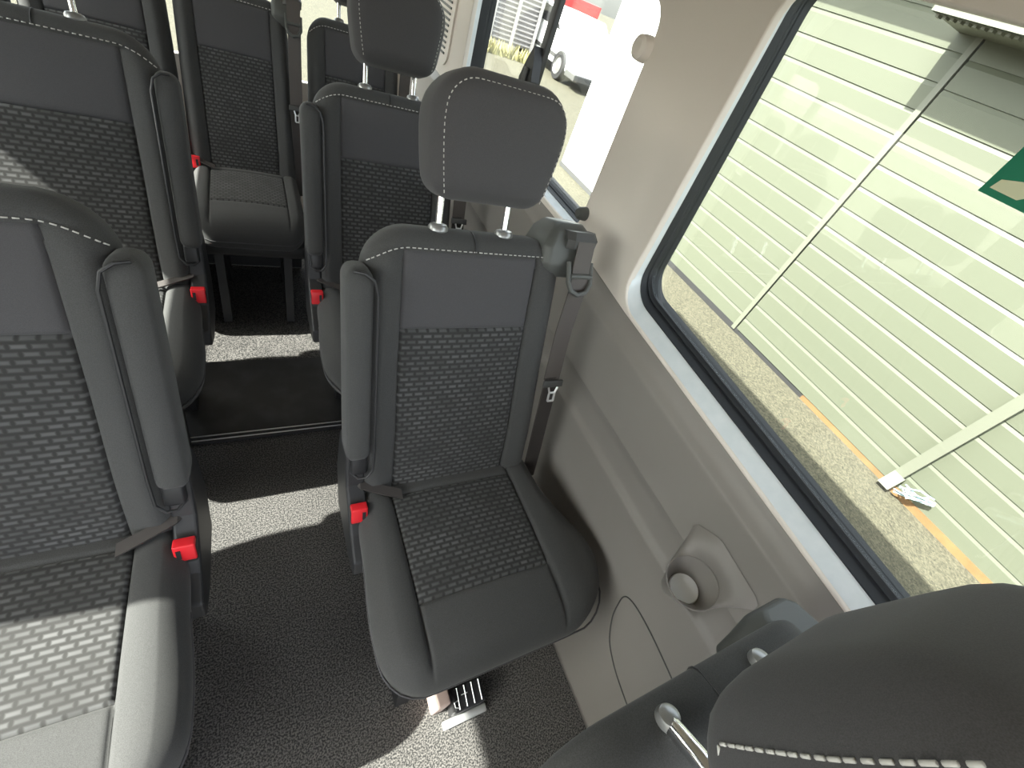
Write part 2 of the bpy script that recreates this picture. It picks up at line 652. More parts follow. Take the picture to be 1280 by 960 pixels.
    if hinge:
        so = sc.build('hinge_cover', m_black, root, smooth=False)
        bv = so.modifiers.new('bevel', 'BEVEL'); bv.width = 0.006; bv.segments = 3
    if light_block:  # added dark panel, keeps rear window light off the floor under the bench
        sr = MB()
        sr.box(P(0, 0.24, 0.20), (0.39, 0.012, 0.39))
        sr.build('rear_light_block', m_frame, root, smooth=False)
    # seam across the top roll between the headrest sockets
    sm = MB()
    ee = [0.034, 0.026, 0.018, 0.011, 0.005, 0.001]
    rbk = BT-0.05
    sm.tube([bk(-0.004, S1-e, rnd(e, 0.036)+bdisp(-0.004, S1-e)*e/0.036-0.0005) for e in ee] + [bk(-0.004, S1-e, BT-rnd(e, rbk)+0.0004) for e in (0.001, 0.005, 0.010, 0.02)], 0.0014, 6)
    sm.build('top_seam', m_black, root)
    # ---- buckle
    bu = MB()
    Rb = Matrix.Rotation(math.radians(-14), 3, 'X')
    c = P(-0.224, 0.150, 0.435) if hinge else P(-0.205, 0.185, 0.452)
    bu.box(c, (0.036, 0.028, 0.095), Rb, 0.005)
    bo = bu.build('buckle', m_black, root)
    br_ = MB()
    br_.box(c+Rb @ Vector((0, -0.005, 0.034)), (0.034, 0.022, 0.042), Rb, 0.003)
    br_.build('release_button', m_red, bo)
    sl = MB()
    sl.box(c+Rb @ Vector((0.009*sx, -0.0163, 0.034)), (0.007, 0.002, 0.022), Rb)
    sl.build('buckle_slot', m_black, bo)
    # loose strap lying over the cushion corner
    st = MB()
    st.ribbon([P(-0.235, 0.235, 0.49), P(-0.215, 0.205, 0.50), P(-0.17, 0.185, 0.492), P(-0.128, 0.170, 0.484)], (0, 1, 0.1), 0.024, 0.004)
    so2 = st.build('loose_strap', m_webd, root, smooth=False)
    # ---- belt housing at the window shoulder, belt and latch plate
    if housing:
        hb = MB()
        bx = 0.222
        rows_shift = hshift
        # body: lofted block sitting on the shoulder
        def blk(mb, rows):
            vs = []
            for (s_, x0, x1, d0, d1) in rows:
                s_ += rows_shift
                vs += [bk(x0, s_, d0+0.012), bk(x0+0.012, s_, d0), bk(x1-0.012, s_, d0), bk(x1, s_, d0+0.012),
                       bk(x1, s_, d1-0.012), bk(x1-0.012, s_, d1), bk(x0+0.012, s_, d1), bk(x0, s_, d1-0.012)]
            fs = []
            for j in range(len(rows)-1):
                for q in range(8):
                    q2 = (q+1) % 8
                    fs.append((j*8+q, j*8+q2, (j+1)*8+q2, (j+1)*8+q))
            fs.append(tuple(range(8))); fs.append(tuple((len(rows)-1)*8+q for q in range(8)))
            mb.add(vs, fs)
        blk(hb, [(0.515, 0.165, 0.235, 0.0, 0.10), (0.545, 0.150, 0.262, -0.015, 0.105), (0.580, 0.150, 0.268, -0.012, 0.10), (0.612, 0.168, 0.268, 0.0, 0.10), (0.628, 0.188, 0.258, 0.02, 0.09)])
        ho = hb.build('belt_housing', m_gplas, root)
        bv = ho.modifiers.new('bevel', 'BEVEL'); bv.width = 0.004; bv.segments = 2
        hl = MB()
        blk(hl, [(0.582, 0.196, 0.270, -0.026, 0.02), (0.600, 0.194, 0.272, -0.030, 0.03), (0.616, 0.198, 0.268, -0.020, 0.03)])
        hl.build('belt_guide_lip', m_dgrey, ho)
        gd = MB()
        gd.tube([bk(0.205, 0.555, -0.022), bk(0.203, 0.515, -0.038), bk(0.210, 0.498, -0.044), bk(0.228, 0.490, -0.046), bk(0.250, 0.496, -0.044), bk(0.262, 0.512, -0.038), bk(0.264, 0.555, -0.022)], 0.0055, 10)
        gd.tube([bk(0.207, 0.528, -0.036), bk(0.262, 0.528, -0.036)], 0.005, 10)
        gd.build('belt_loop_guide', m_gplas, ho)
        be = MB()
        be.ribbon([bk(0.236, 0.60, -0.028), bk(0.235, 0.55, -0.030), bk(0.235, 0.50, -0.034), bk(0.233, 0.40, -0.022), bk(0.232, 0.27, -0.018)], (1, 0, 0), 0.044, 0.003)
        beo = be.build('seat_belt', m_web, root, smooth=False)
        b2 = MB()
        b2.ribbon([bk(0.232, 0.275, -0.020), bk(0.236, 0.15, -0.010), bk(0.242, 0.04, 0.00), bk(0.246, -0.06, 0.01)], (1, 0.15, 0), 0.046, 0.003)
        b2.build('lower_belt', m_webd, beo, smooth=False)
        lp = MB()
        lp.box(bk(0.232, 0.262, -0.028), (0.056, 0.008, 0.018), Matrix.Rotation(-th, 3, 'X'), 0.003)
        lpo = lp.build('latch_plate', m_dgrey, root)
        tg = MB()
        z0 = 0.254
        for (xa, sa, xb, sb) in ((0.219, z0, 0.224, z0-0.014), (0.245, z0, 0.240, z0-0.014), (0.224, z0-0.014, 0.224, z0-0.038), (0.240, z0-0.014, 0.240, z0-0.038), (0.224, z0-0.038, 0.240, z0-0.038), (0.224, z0-0.015, 0.240, z0-0.015)):
            tg.tube([bk(xa, sa, -0.032), bk(xb, sb, -0.032)], 0.0027, 8)
        tg.build('latch_tongue', m_steel, lpo)
    # ---- headrest sockets
    for xx in (-0.071, 0.069):
        k = MB()
        cpt = bk(xx, 0.588, 0.034)
        ax = (bk(0, 1, 0)-bk(0, 0, 0))
        k.lathe([(r_*(0.62 if headrest == 'tilted' else 1), h_) for r_, h_ in [(0.0, 0.010), (0.010, 0.010), (0.016, 0.008), (0.0190, 0.003), (0.0190, -0.003), (0.015, -0.008), (0.0, -0.010)]], cpt, ax, 24)
        k.build('headrest_socket', m_sock, root)
    # ---- headrest
    hr0 = 0.05          # depth of the posts
    if headrest == 'tilted':
        T2 = math.radians(-7)
        org = bk(0, 0.588, 0.034)
        def hk(x, s_, d):       # s from post foot, d to the rear
            y = org.y - 0.060 + s_*math.sin(T2) + (d)*math.cos(T2)
            z = org.z + 0.010 + s_*math.cos(T2) - (d)*math.sin(T2)
            return Vector((x*sx, y, z))
        hb0, ht = 0.035, 0.275
        def post_path(xx):
            o_ = bk(xx, 0.585, 0.034)
            return [o_, o_+Vector((0, -0.004, 0.006)), o_+Vector((0, -0.030, 0.022)), o_+Vector((-0.002*sx, -0.062, 0.038)), o_+Vector((-0.003*sx, -0.088, 0.055))]
        dfr, HT, hrb, prad = -0.085, 0.175, 0.080, 0.009
    else:
        def hk(x, s_, d): return bk(x+0.006, 0.588+s_, 0.034+d-0.17*max(0, s_-0.05))
        hb0, ht = 0.056, 0.253
        post_path = lambda xx: [bk(xx, 0.585, 0.034), bk(xx+0.002, 0.588+0.10, 0.034)]
        dfr, HT, hrb, prad = -0.060, 0.115, 0.040, 0.0068
    HW = 0.124 if headrest != 'tilted' else 0.126
    hts = lines(-HW, HW, 20, (), 0.04)
    hys = lines(hb0, ht, 18, (), 0.04)
    def hx_of(t, y):
        q = (y-hb0)/(ht-hb0)
        k = 0.87+0.16*math.sin(min(1, q*1.25)*PI/2) - 0.06*max(0, q-0.6)/0.4
        return t*k
    def hdsp(x, y):
        q = (y-(hb0+ht)/2)/((ht-hb0)/2)
        return -0.012*(1-(x/HW)**2)-0.006*(1-q*q)
    def hk2(x, y, d): return hk(x, y, dfr+d)
    hrs = pillow('headrest', hts, hys, hx_of, (0.035, 0.065), HT, 0.030, hrb, hdsp, hk2,
                 {'body': ('headrest', m_fab2)}, lambda x, y: 'body', root)
    ho = hrs['body']
    pth = []
    N = 26
    inset = 0.016
    q = []
    for k in range(N+1):
        yy = hb0+0.012+(ht-0.075-hb0)*k/N
        q.append((-abs(hx_of(-HW, yy))+inset, yy))
    x1_, y1_ = q[-1]
    for k in range(1, 13):
        a = k/12*PI/2
        q.append((x1_+0.045*(1-math.cos(a)), y1_+0.045*math.sin(a)))
    xx_ = q[-1][0]
    for k in range(1, N+1):
        q.append((xx_+(-2*xx_)*k/N, q[-1][1]))
    x2_, y2_ = q[-1]
    for k in range(1, 13):
        a = k/12*PI/2
        q.append((x2_+0.045*math.sin(a), y2_-0.045*(1-math.cos(a))))
    for k in range(N, -1, -1):
        yy = hb0+0.012+(ht-0.075-hb0)*k/N
        q.append((abs(hx_of(HW, yy))-inset, yy))
    if headrest == 'tilted':
        # seam up the rear edge of the side, turning forward along its foot
        xs_ = lambda yy, q_: hk(-abs(hx_of(HW, yy))+0.013*q_, yy, dfr+HT-0.080+0.045*q_)
        for k in range(12):
            pth.append(hk(-abs(hx_of(HW, hb0+0.026))-0.001, hb0+0.026, dfr+0.035+(HT-0.070-0.035)*k/11))
        for k in range(40):
            yy = hb0+0.028+(ht-hb0-0.05)*k/39
            pth.append(xs_(yy, min(1, (k+1)/4)))
        stitches('headrest_stitching', pth, ho, L=0.0075, gap=0.002, r=0.0013)
        pth = []
    for (x, y) in q:
        pth.append(hk2(x, y, rnd(0.016, 0.030)+hdsp(x, y)*0.53-0.0012))
    stitches('front_stitching', pth, ho, L=0.006, gap=0.003, r=0.0009)
    for xx in (-0.071, 0.069):
        k = MB()
        k.tube(post_path(xx), prad, 14)
        k.build('headrest_post', m_chrome, root)
    return root

def copy_tree(o, parent=None):
    c = o.copy()
    C.objects.link(c)
    c.parent = parent
    for ch in list(o.children):
        copy_tree(ch, c)
    return c

# ------------------------------------------------------------------ shell of the bus
XW = 0.72
def sill(y): return 0.885+0.045*y
PROF = [(0.690, 0.0), (0.690, 0.15), (0.697, 0.40), (0.7035, 0.590), (0.7025, 0.597), (0.7045, 0.603), (0.7110, 0.607), (0.7160, 0.618), (0.7175, 0.682), (0.7110, 0.690), (0.7105, 0.697), (0.7130, 0.703), (0.715, 0.760),
        (0.7165, 0.822), (0.7155, 0.830), (0.7180, 0.836), (0.728, 0.842), (0.738, 0.865), (0.7385, 0.884), (0.744, 0.889)]
def wall_x(z):
    for (xa, za), (xb, zb) in zip(PROF, PROF[1:]):
        if za <= z <= zb:
            return xa+(xb-xa)*(z-za)/(zb-za)
    return PROF[-1][0]
def make_lower_wall():
    zs = []
    for (xa, za), (xb, zb) in zip(PROF, PROF[1:]):
        k = max(1, int((zb-za)/0.02))
        zs += [za+(zb-za)*i/k for i in range(k)]
    zs.append(PROF[-1][1])
    ys = [-1.6+4.2*i/168 for i in range(169)]
    V, F_ = [], []
    def blend(y):   # channel fades out past the ends
        return 1.0
    for y in ys:
        for z in zs:
            zz = z if z < 0.7 else z+(sill(y)-0.885)*(z-0.7)/0.185
            V.append(Vector((wall_x(z), y, zz)))
    nz = len(zs)
    for j in range(len(ys)-1):
        for i in range(nz-1):
            yc = (ys[j]+ys[j+1])/2; zc = (zs[i]+zs[i+1])/2
            if 0.015 < yc < 0.095 and 0.60 < zc < 0.72:
                continue
            F_.append((j*nz+i, (j+1)*nz+i, (j+1)*nz+i+1, j*nz+i+1))
    o = mesh_obj('wall_right', V, F_, m_panel)
    if o.data.polygons[100].normal.x > 0:
        print('FLIP wall')
        o.data.flip_normals()
    md = o.modifiers.new('solid', 'SOLIDIFY'); md.thickness = 0.02; md.offset = -1
    sharp(o, 50)
    tag(o, 'greige ribbed plastic lower side panel beside the window seats', 'wall', kind='structure')
    return o
lw = make_lower_wall()

def rrect(y0, y1, z0, z1, r, slope=0.0, lean=0.0, n=8):
    """rounded rectangle in (y,z); slope tilts the bottom, lean shears y with z"""
    pts = []
    for (cy, cz_, a0) in ((y1-r, z1-r, 0), (y0+r, z1-r, 90), (y0+r, z0+r, 180), (y1-r, z0+r, 270)):
        for k in range(n+1):
            a = math.radians(a0+90*k/n)
            y, z = cy+r*math.cos(a), cz_+r*math.sin(a)
            q = (z-z0)/(z1-z0)
            pts.append((y+lean*(q), z+slope*y*(1-q)))
    return pts

def plate_with_holes(name, outer, holes, thick, fn, m, bevel=0.0, **tg):
    cu = bpy.data.curves.new(name, 'CURVE')
    cu.dimensions = '2D'
    cu.fill_mode = 'BOTH'
    cu.extrude = thick/2
    cu.bevel_depth = bevel
    cu.bevel_resolution = 2
    for pts in [outer]+holes:
        sp = cu.splines.new('POLY')
        sp.points.add(len(pts)-1)
        for p, (a, b) in zip(sp.points, pts):
            p.co = (a, b, 0, 1)
        sp.use_cyclic_u = True
    t = bpy.data.objects.new('tmp', cu)
    C.objects.link(t)
    dg = bpy.context.evaluated_depsgraph_get()
    me = bpy.data.meshes.new_from_object(t.evaluated_get(dg))
    bpy.data.objects.remove(t)
    for v in me.vertices:
        v.co = fn(v.co.x, v.co.y, v.co.z)
    me.materials.clear()
    me.materials.append(m)
    me.name = name
    o = bpy.data.objects.new(name, me)
    C.objects.link(o)
    return o

# window outlines on the right wall (panel edge) : window 1 beside the front seats, window 2 behind it
W1 = rrect(-1.35, 0.643, 0.885, 1.518, 0.07, 0.045, 0.02)
G1 = rrect(-1.33, 0.636, 0.930, 1.530, 0.055, 0.045, 0.045)
W2 = rrect(0.885, 1.93, 0.935, 1.430, 0.06, 0.0, 0.03)
G2 = rrect(0.875, 1.925, 0.955, 1.440, 0.05, 0.0, 0.04)
def wallfn(x0, k=0.0):
    return lambda a, b, d: Vector((x0+d - k*max(0, b-1.0), a, b))
TOP = 1.78
up = plate_with_holes('trim_1', [(-1.6, 0.8105), (0.60, 0.9095), (0.67, 0.915), (0.76, 0.922), (0.885, 0.926), (2.6, 0.926), (2.6, TOP), (-1.6, TOP)], [W1, W2], 0.012, wallfn(0.742, 0.0), m_beige, 0.003)
tag(up, 'beige pillar and window surround trim above the greige side panel', 'trim', kind='structure')

def frame_sweep(name, A, B_, layers, m, parent=None):
    """layers: (q, x): strips swept between the trim outline A (q=0) and the glass outline B_ (q=1)"""
    n = len(A)
    V, F_ = [], []
    for (q, x) in layers:
        for p, g in zip(A, B_):
            V.append(Vector((x, p[0]+(g[0]-p[0])*q, p[1]+(g[1]-p[1])*q)))
    for l in range(len(layers)-1):
        for i in range(n):
            i2 = (i+1) % n
            F_.append((l*n+i, l*n+i2, (l+1)*n+i2, (l+1)*n+i))
    o = mesh_obj(name, V, F_, m, parent)
    sharp(o, 40)
    return o

def make_window(idx, outline, glass, sgn=1, label=None):
    root = empty('window_%d' % idx, (0.79*sgn, outline[0][0], outline[0][1]))
    inv = root.matrix_basis.inverted()
    def fix(o):
        for v in o.data.vertices:
            v.co.x *= sgn
            v.co -= root.location
        o.data.flip_normals() if sgn < 0 else None
        return o
    fix(frame_sweep('gap_seal', outline, glass, [(-0.03, 0.7345), (0.0, 0.733), (0.05, 0.737), (0.05, 0.744)], m_black, root))
    fix(frame_sweep('window_reveal', outline, glass, [(0.05, 0.740), (0.08, 0.738), (0.22, 0.745), (0.40, 0.758), (0.43, 0.759), (0.52, 0.767)], m_alu, root))
    fix(frame_sweep('rubber_seal', outline, glass, [(0.52, 0.767), (0.60, 0.766), (0.68, 0.774), (0.78, 0.784), (0.86, 0.782), (0.92, 0.788), (1.0, 0.790), (1.0, 0.806)], m_navy, root))
    n = len(outline)
    g = MB()
    g.prism(glass, lambda a, b, d: Vector((d, a, b)), 0.794, 0.798)
    fix(g.build('pane', m_glass, root, smooth=False))
    tag(root, label, 'window', kind='structure')
    return root
make_window(1, W1, G1, 1, 'large side window beside the front seats, looking on to the cream cladding')
make_window(2, W2, G2, 1, 'second side window behind the beige pillar')

# exterior skin of the right side (keeps light from leaking round the trim)
sk = plate_with_holes('wall_right_outer', [(-1.7, 0.86), (2.7, 0.86), (2.7, 1.86), (-1.7, 1.86)],
                      [G1, G2], 0.02, wallfn(0.812), m_navy)
tag(sk, 'dark outer skin of the bus side around the panes', 'wall', kind='structure')
sk2 = MB()
sk2.box((0.812, 0.5, 0.40), (0.02, 4.4, 0.92))
tag(sk2.build('wall_right_sill', m_navy, None, smooth=False), 'outer lower body side below the windows', 'wall', kind='structure')

# left wall, two windows with a pillar between
XL = -1.10
LW1 = rrect(-1.35, 0.46, 0.90, 1.52, 0.07)
LW2 = rrect(0.71, 1.82, 0.88, 1.385, 0.06)
LW3 = rrect(1.86, 2.40, 0.88, 1.42, 0.06)
lwall = plate_with_holes('wall_left', [(-1.6, 0.0), (2.6, 0.0), (2.6, TOP), (-1.6, TOP)], [LW1, LW2, LW3], 0.03, lambda a, b, d: Vector((XL-0.015+d, a, b)), m_panel)
tag(lwall, 'left side wall of the bus with window openings', 'wall', kind='structure')
for i, o_ in ((3, LW1), (4, LW2), (5, LW3)):
    g = MB()
    g.prism(o_, lambda a, b, d: Vector((XL+d, a, b)), -0.018, -0.014)
    r_ = g.build('window_%d' % i, m_glass, None, smooth=False)
    tag(r_, ('left side pane beside the front seats', 'left side pane beside the middle row', 'left side pane beside the rear row')[i-3], 'window', kind='structure')
# rear wall with door glass
RW = [rrect(-0.98, -0.20, 0.66, 1.45, 0.06), rrect(-0.10, 0.66, 0.66, 1.45, 0.06)]
rear = plate_with_holes('wall_rear', [(XL, 0.0), (0.80, 0.0), (0.80, TOP), (XL, TOP)], RW, 0.03, lambda a, b, d: Vector((a, 2.62+d, b)), m_beige)
tag(rear, 'beige rear doors wall behind the last row', 'wall', kind='structure')
for i, o_ in enumerate(RW):
    g = MB()
    g.prism(o_, lambda a, b, d: Vector((a, 2.62+d, b)), -0.002, 0.002)
    tag(g.build('window_%d' % (6+i), m_glass, None, smooth=False), ('rear door pane behind the left rear seats', 'rear door pane behind the right rear seats')[i], 'window', kind='structure')
# ceiling
cb = MB()
n_ = 12
vs = []
for j, y in enumerate((-1.7, 2.7)):
    for i in range(n_+1):
        x = XL-0.03+(0.83-XL+0.03)*i/n_
        q = abs((i/n_)*2-1)
        vs.append(Vector((x, y, 1.86-0.10*q**4)))
fs = [(i, i+1, n_+1+i+1, n_+1+i) for i in range(n_)]
cb.add(vs, fs)
ce = cb.build('ceiling', m_head)
if ce.data.polygons[3].normal.z < 0:
    ce.data.flip_normals()
md = ce.modifiers.new('solid', 'SOLIDIFY'); md.thickness = 0.03; md.offset = 1
tag(ce, 'beige headlining of the bus roof', 'ceiling', kind='structure')
rb_ = MB()
rb_.box((-0.14, 0.5, 2.05), (2.24, 4.5, 0.28), None, 0.05)  # unseen roof box, added so the bus shadow reaches across the yard
tag(rb_.build('ceiling_outer', m_alu), 'unseen outer roof box of the bus, added to cast its shadow on the yard', 'roof', kind='structure')
# floor : front vinyl, track strip, rear mat
fl = MB()
fl.box(((XL+0.72)/2, -0.32, -0.01), (0.72-XL, 2.78, 0.02))
tag(fl.build('floor', m_floor, None, smooth=False), 'dark speckled vinyl floor of the aisle', 'floor', kind='structure')
fl = MB()
fl.box(((XL+0.72)/2, 1.86, -0.012), (0.72-XL, 1.5, 0.02))
tag(fl.build('floor_rear', m_floor, None, smooth=False), 'speckled vinyl floor beneath the rear rows', 'floor', kind='structure')
fl = MB()
fl.box(((XL+0.72)/2, 1.235, 0.0035), (0.72-XL-0.02, 0.34, 0.007))
tag(fl.build('floor_mat', m_mat2, None, smooth=False), 'smooth dark rubber mat across the aisle behind the metal strip', 'mat')
tr = MB()
tr.box((-0.2, 1.048, 0.005), (1.7, 0.034, 0.010))
to = tr.build('threshold_strip', m_black, None, smooth=False)
tag(to, 'black floor strip with two bright metal lines across the aisle', 'floor strip')
for yy in (1.040, 1.057):
    k = MB(); k.tube([(-1.0, yy, 0.011), (0.65, yy, 0.011)], 0.0022, 6)
    k.build('metal_line', m_steel, to)

# ------------------------------------------------------------------ seats
ROWY = 0.30
base = make_seat(side=-1, wide_cushion=True)
base.location = (0.365, ROWY, 0)
tag(base, 'charcoal fabric single seat by the window in the centre, shown whole', 'seat', 'passenger seats of the bus')
r2 = copy_tree(base)
r2.location = (0.365, ROWY+0.755, 0)
tag(r2, 'charcoal single seat directly behind the central window seat, its headrest cut by the top edge')
left = make_seat(side=1, wide_cushion=False, housing=False)
left.location = (-0.390, ROWY, 0)
tag(left, 'near left charcoal seat across the aisle with sunlit patterned cushion', 'seat', 'passenger seats of the bus')
l2 = copy_tree(left)
l2.location = (-0.390, ROWY+0.755, 0)
tag(l2, 'second seat along the left of the aisle, red buckle beside its sunlit cushion edge')
o1 = make_seat(side=1, wide_cushion=False, housing=False, armrest=False, hinge=False)  # out-of-view outer seat, added to block sun from the left windows
o1.location = (-0.855, ROWY, 0)
tag(o1, 'unseen charcoal seat outboard of the near left seat, added to block window light', 'seat', 'passenger seats of the bus')
o2 = copy_tree(o1)  # second added seat out of view, shades the row behind likewise
o2.location = (-0.855, ROWY+0.755, 0)
tag(o2, 'unseen second row seat by the far left wall, added to block window light')
near = make_seat(side=-1, wide_cushion=True, headrest='tilted', drop=0.035, BT=0.062, hshift=-0.09)
near.location = (0.365, ROWY-0.788, 0)
tag(near, 'nearest seat at bottom right, seen from above with its headrest and chrome post', 'seat', 'passenger seats of the bus')
RS = dict(wide_cushion=False, scale_w=0.82, armrest=False, hinge=False, light_block=True)
rear_a = make_seat(side=-1, **RS)
rear_a.location = (-0.028, ROWY+1.51, 0)
tag(rear_a, 'rear row bench seat facing the aisle, belt with white latch at its right shoulder', 'seat', 'passenger seats of the bus')
rear_d = copy_tree(rear_a)
rear_d.location = (0.388, ROWY+1.51, 0)
tag(rear_d, 'rear row seat in the right corner, behind the headrest of the second window seat')
RS['scale_w'] = 0.88
rear_b = make_seat(side=1, housing=False, **RS)
rear_b.location = (-0.408, ROWY+1.51, 0)
tag(rear_b, 'rear row seat left of the aisle-facing bench seat, partly hidden by the left seats', 'seat', 'passenger seats of the bus')
rear_c = copy_tree(rear_b)
rear_c.location = (-0.806, ROWY+1.51, 0)
tag(rear_c, 'rear row seat at the far left, only its edge in the top left corner')

# ------------------------------------------------------------------ cup holder in the side panel
cup = empty('cup_holder', (0.70, 0.06, 0.60))
def cf(o):
    for v in o.data.vertices: v.co -= cup.location
    return o
ccen = Vector((0.660, 0.060, 0.702))
cax = Vector((-0.24, -0.0, 0.97)).normalized()      # opening faces up and into the bus
k = MB()
k.lathe([(0.0505, 0.004), (0.0480, 0.004), (0.0470, 0.0), (0.040, -0.020), (0.031, -0.042), (0.0, -0.042)], ccen, cax, 40)
cf(k.build('cup_well', m_panel, cup))
# bezel: ring from the rim out to a rounded triangular shield that dies into the wall
u_ = cax.orthogonal().normalized()
v2 = cax.cross(u_)
n_ = 48
vs = []
shield = [(0.150, 0.745), (0.100, 0.775), (-0.015, 0.765), (-0.020, 0.745), (0.030, 0.640), (0.070, 0.575), (0.095, 0.580), (0.115, 0.640)]
def ray_poly(cy, cz, ang):
    best = 0.1
    d = (math.cos(ang), math.sin(ang))
    for (a, b) in zip(shield, shield[1:]+shield[:1]):
        ex, ez = b[0]-a[0], b[1]-a[1]
        den = d[0]*ez-d[1]*ex
        if abs(den) < 1e-9: continue
        t = ((a[0]-cy)*ez-(a[1]-cz)*ex)/den
        s_ = ((a[0]-cy)*d[1]-(a[1]-cz)*d[0])/den
        if t > 0 and -1e-6 <= s_ <= 1+1e-6:
            best = t; break
    return best
for ring in range(6):
    q = ring/5
    for i in range(n_):
        a = 2*PI*i/n_
        inner = ccen + Vector((0, math.cos(a), 0))*0.0500 + (cax.cross(Vector((0, 1, 0)))*-1)*math.sin(a)*0.0500 + cax*0.004
        t = ray_poly(0.058, 0.685, a)
        oy, oz = 0.058+math.cos(a)*t, 0.685+math.sin(a)*t
        outer = Vector((wall_x(oz)-0.002, oy, oz))
        p = inner.lerp(outer, q)
        p.x -= 0.010*math.sin(q*PI)
        vs.append(p)
fs = []
for r_ in range(5):
    for i in range(n_):
        i2 = (i+1) % n_
        fs.append((r_*n_+i, r_*n_+i2, (r_+1)*n_+i2, (r_+1)*n_+i))
cf(mesh_obj('bezel', vs, fs, m_panel, cup))
k = MB()
k.lathe([(0.0, -0.037), (0.0275, -0.037), (0.029, -0.041)], ccen, cax, 32)
cf(k.build('base_disc', mat('pale grey disc', (0.92, 0.93, 0.95, 1), 0.4), cup))
tag(cup, 'moulded cup holder with a pale round base set in the side panel', 'cup holder')

# arched access cover below the cup holder
ac = MB()
ctl = [(-0.16, 0.245), (-0.10, 0.248), (-0.05, 0.256), (0.0, 0.270), (0.051, 0.300), (0.090, 0.355), (0.108, 0.405), (0.113, 0.432), (0.104, 0.450), (0.075, 0.460), (0.02, 0.462), (-0.041, 0.457), (-0.10, 0.450), (-0.16, 0.444)]
arc = []
for i in range(len(ctl)-1):
    p0, p1, p2, p3 = ctl[max(0, i-1)], ctl[i], ctl[i+1], ctl[min(len(ctl)-1, i+2)]
    for k_ in range(6):
        t = k_/6
        arc.append(tuple(0.5*((2*p1[j])+(-p0[j]+p2[j])*t+(2*p0[j]-5*p1[j]+4*p2[j]-p3[j])*t*t+(-p0[j]+3*p1[j]-3*p2[j]+p3[j])*t**3) for j in (0, 1)))
ac.tube([(wall_x(z)-0.0010, y, z) for y, z in arc], 0.0017, 6)
aco = ac.build('access_cover', m_dgrey)
tag(aco, 'arched seam of the access cover low on the greige side panel', 'cover')

# seat belt height fittings on the pillar between the windows
def knob(name, c, r, lab, m):
    k = MB()
    k.lathe([(0.0, -0.030), (r*0.6, -0.030), (r*0.9, -0.024), (r, -0.010), (r*1.02, 0.0), (r*0.9, 0.004)], c, (1, 0, 0), 28)
    o = k.build(name, m)
    tag(o, lab, 'belt fitting')
    return o
knob('belt_anchor_cover', (0.738, 0.925, 1.345), 0.024, 'beige round belt anchor cover high on the pillar beside the rear window', m_beige)
knob('belt_bolt', (0.738, 0.882, 1.0), 0.017, 'small dark round bolt cover at the foot of the pillar', m_gplas)

# sliding window divider with its catch in window 2
dv = MB()
dv.box((0.782, 1.425, 1.16), (0.020, 0.034, 0.46), None, 0.004)
dvo = dv.build('window_divider', m_black)
tag(dvo, 'black upright bar of the sliding window with a latch', 'window bar')
k = MB()
k.prism([(1.385, 1.10), (1.465, 1.09), (1.470, 1.14), (1.450, 1.19), (1.425, 1.23), (1.405, 1.20), (1.385, 1.15)], lambda a, b, d: Vector((d, a, b)), 0.745, 0.772)
k.build('catch', m_black, dvo, smooth=False)
k = MB(); k.box((0.741, 1.427, 1.14), (0.008, 0.020, 0.07), None, 0.003)
k.build('catch_handle', m_dgrey, dvo)

# vent grille in the rear pillar
vg = empty('vent_grille', (0.735, 2.23, 1.2))
k = MB(); k.prism(rrect(2.10, 2.36, 0.98, 1.60, 0.05), lambda a, b, d: Vector((d, a, b)), 0.726, 0.736)
for_v = k.build('grille_frame', m_beige, vg)
k = MB()
for i in range(30):
    k.box((0.724, 2.23, 1.02+i*0.0185), (0.006, 0.18, 0.007))
k.build('slats', m_gplas, vg, smooth=False)
for ch in vg.children:
    for v in ch.data.vertices: v.co -= vg.location
tag(vg, 'slatted air vent in the beige rear pillar', 'vent')

# floor anchor with bright clip below the central seat
fa = empty('floor_anchor', (0.34, 0.09, 0.0))
k = MB(); k.box((-0.035, 0.015, 0.055), (0.034, 0.05, 0.11), None, 0.006)
k.build('anchor_post', mat('pinkish beige plastic', (0.45, 0.34, 0.30, 1), 0.5), fa)
k = MB(); k.box((0.035, -0.005, 0.04), (0.085, 0.055, 0.08), None, 0.006)
k.build('anchor_block', m_black, fa)
k = MB()
for i, xx in enumerate((0.005, 0.025, 0.045, 0.065)):
    k.tube([(xx, -0.028, 0.083), (xx+0.004, 0.018, 0.083)], 0.0016, 6)
k.tube([(0.005, -0.025, 0.083), (-0.005, -0.02, 0.083), (-0.005, -0.01, 0.083), (0.006, -0.008, 0.083)], 0.0014, 6)
k.tube([(0.017, 0.0, 0.083), (0.033, 0.0, 0.083)], 0.0014, 6)
k.build('bright_clips', m_steel, fa)
k = MB(); k.box((0.03, -0.042, 0.01), (0.12, 0.02, 0.02), None, 0.004)
k.build('anchor_lip', m_steel, fa)
tag(fa, 'floor anchor with pinkish post and bright metal clips under the central seat', 'anchor')

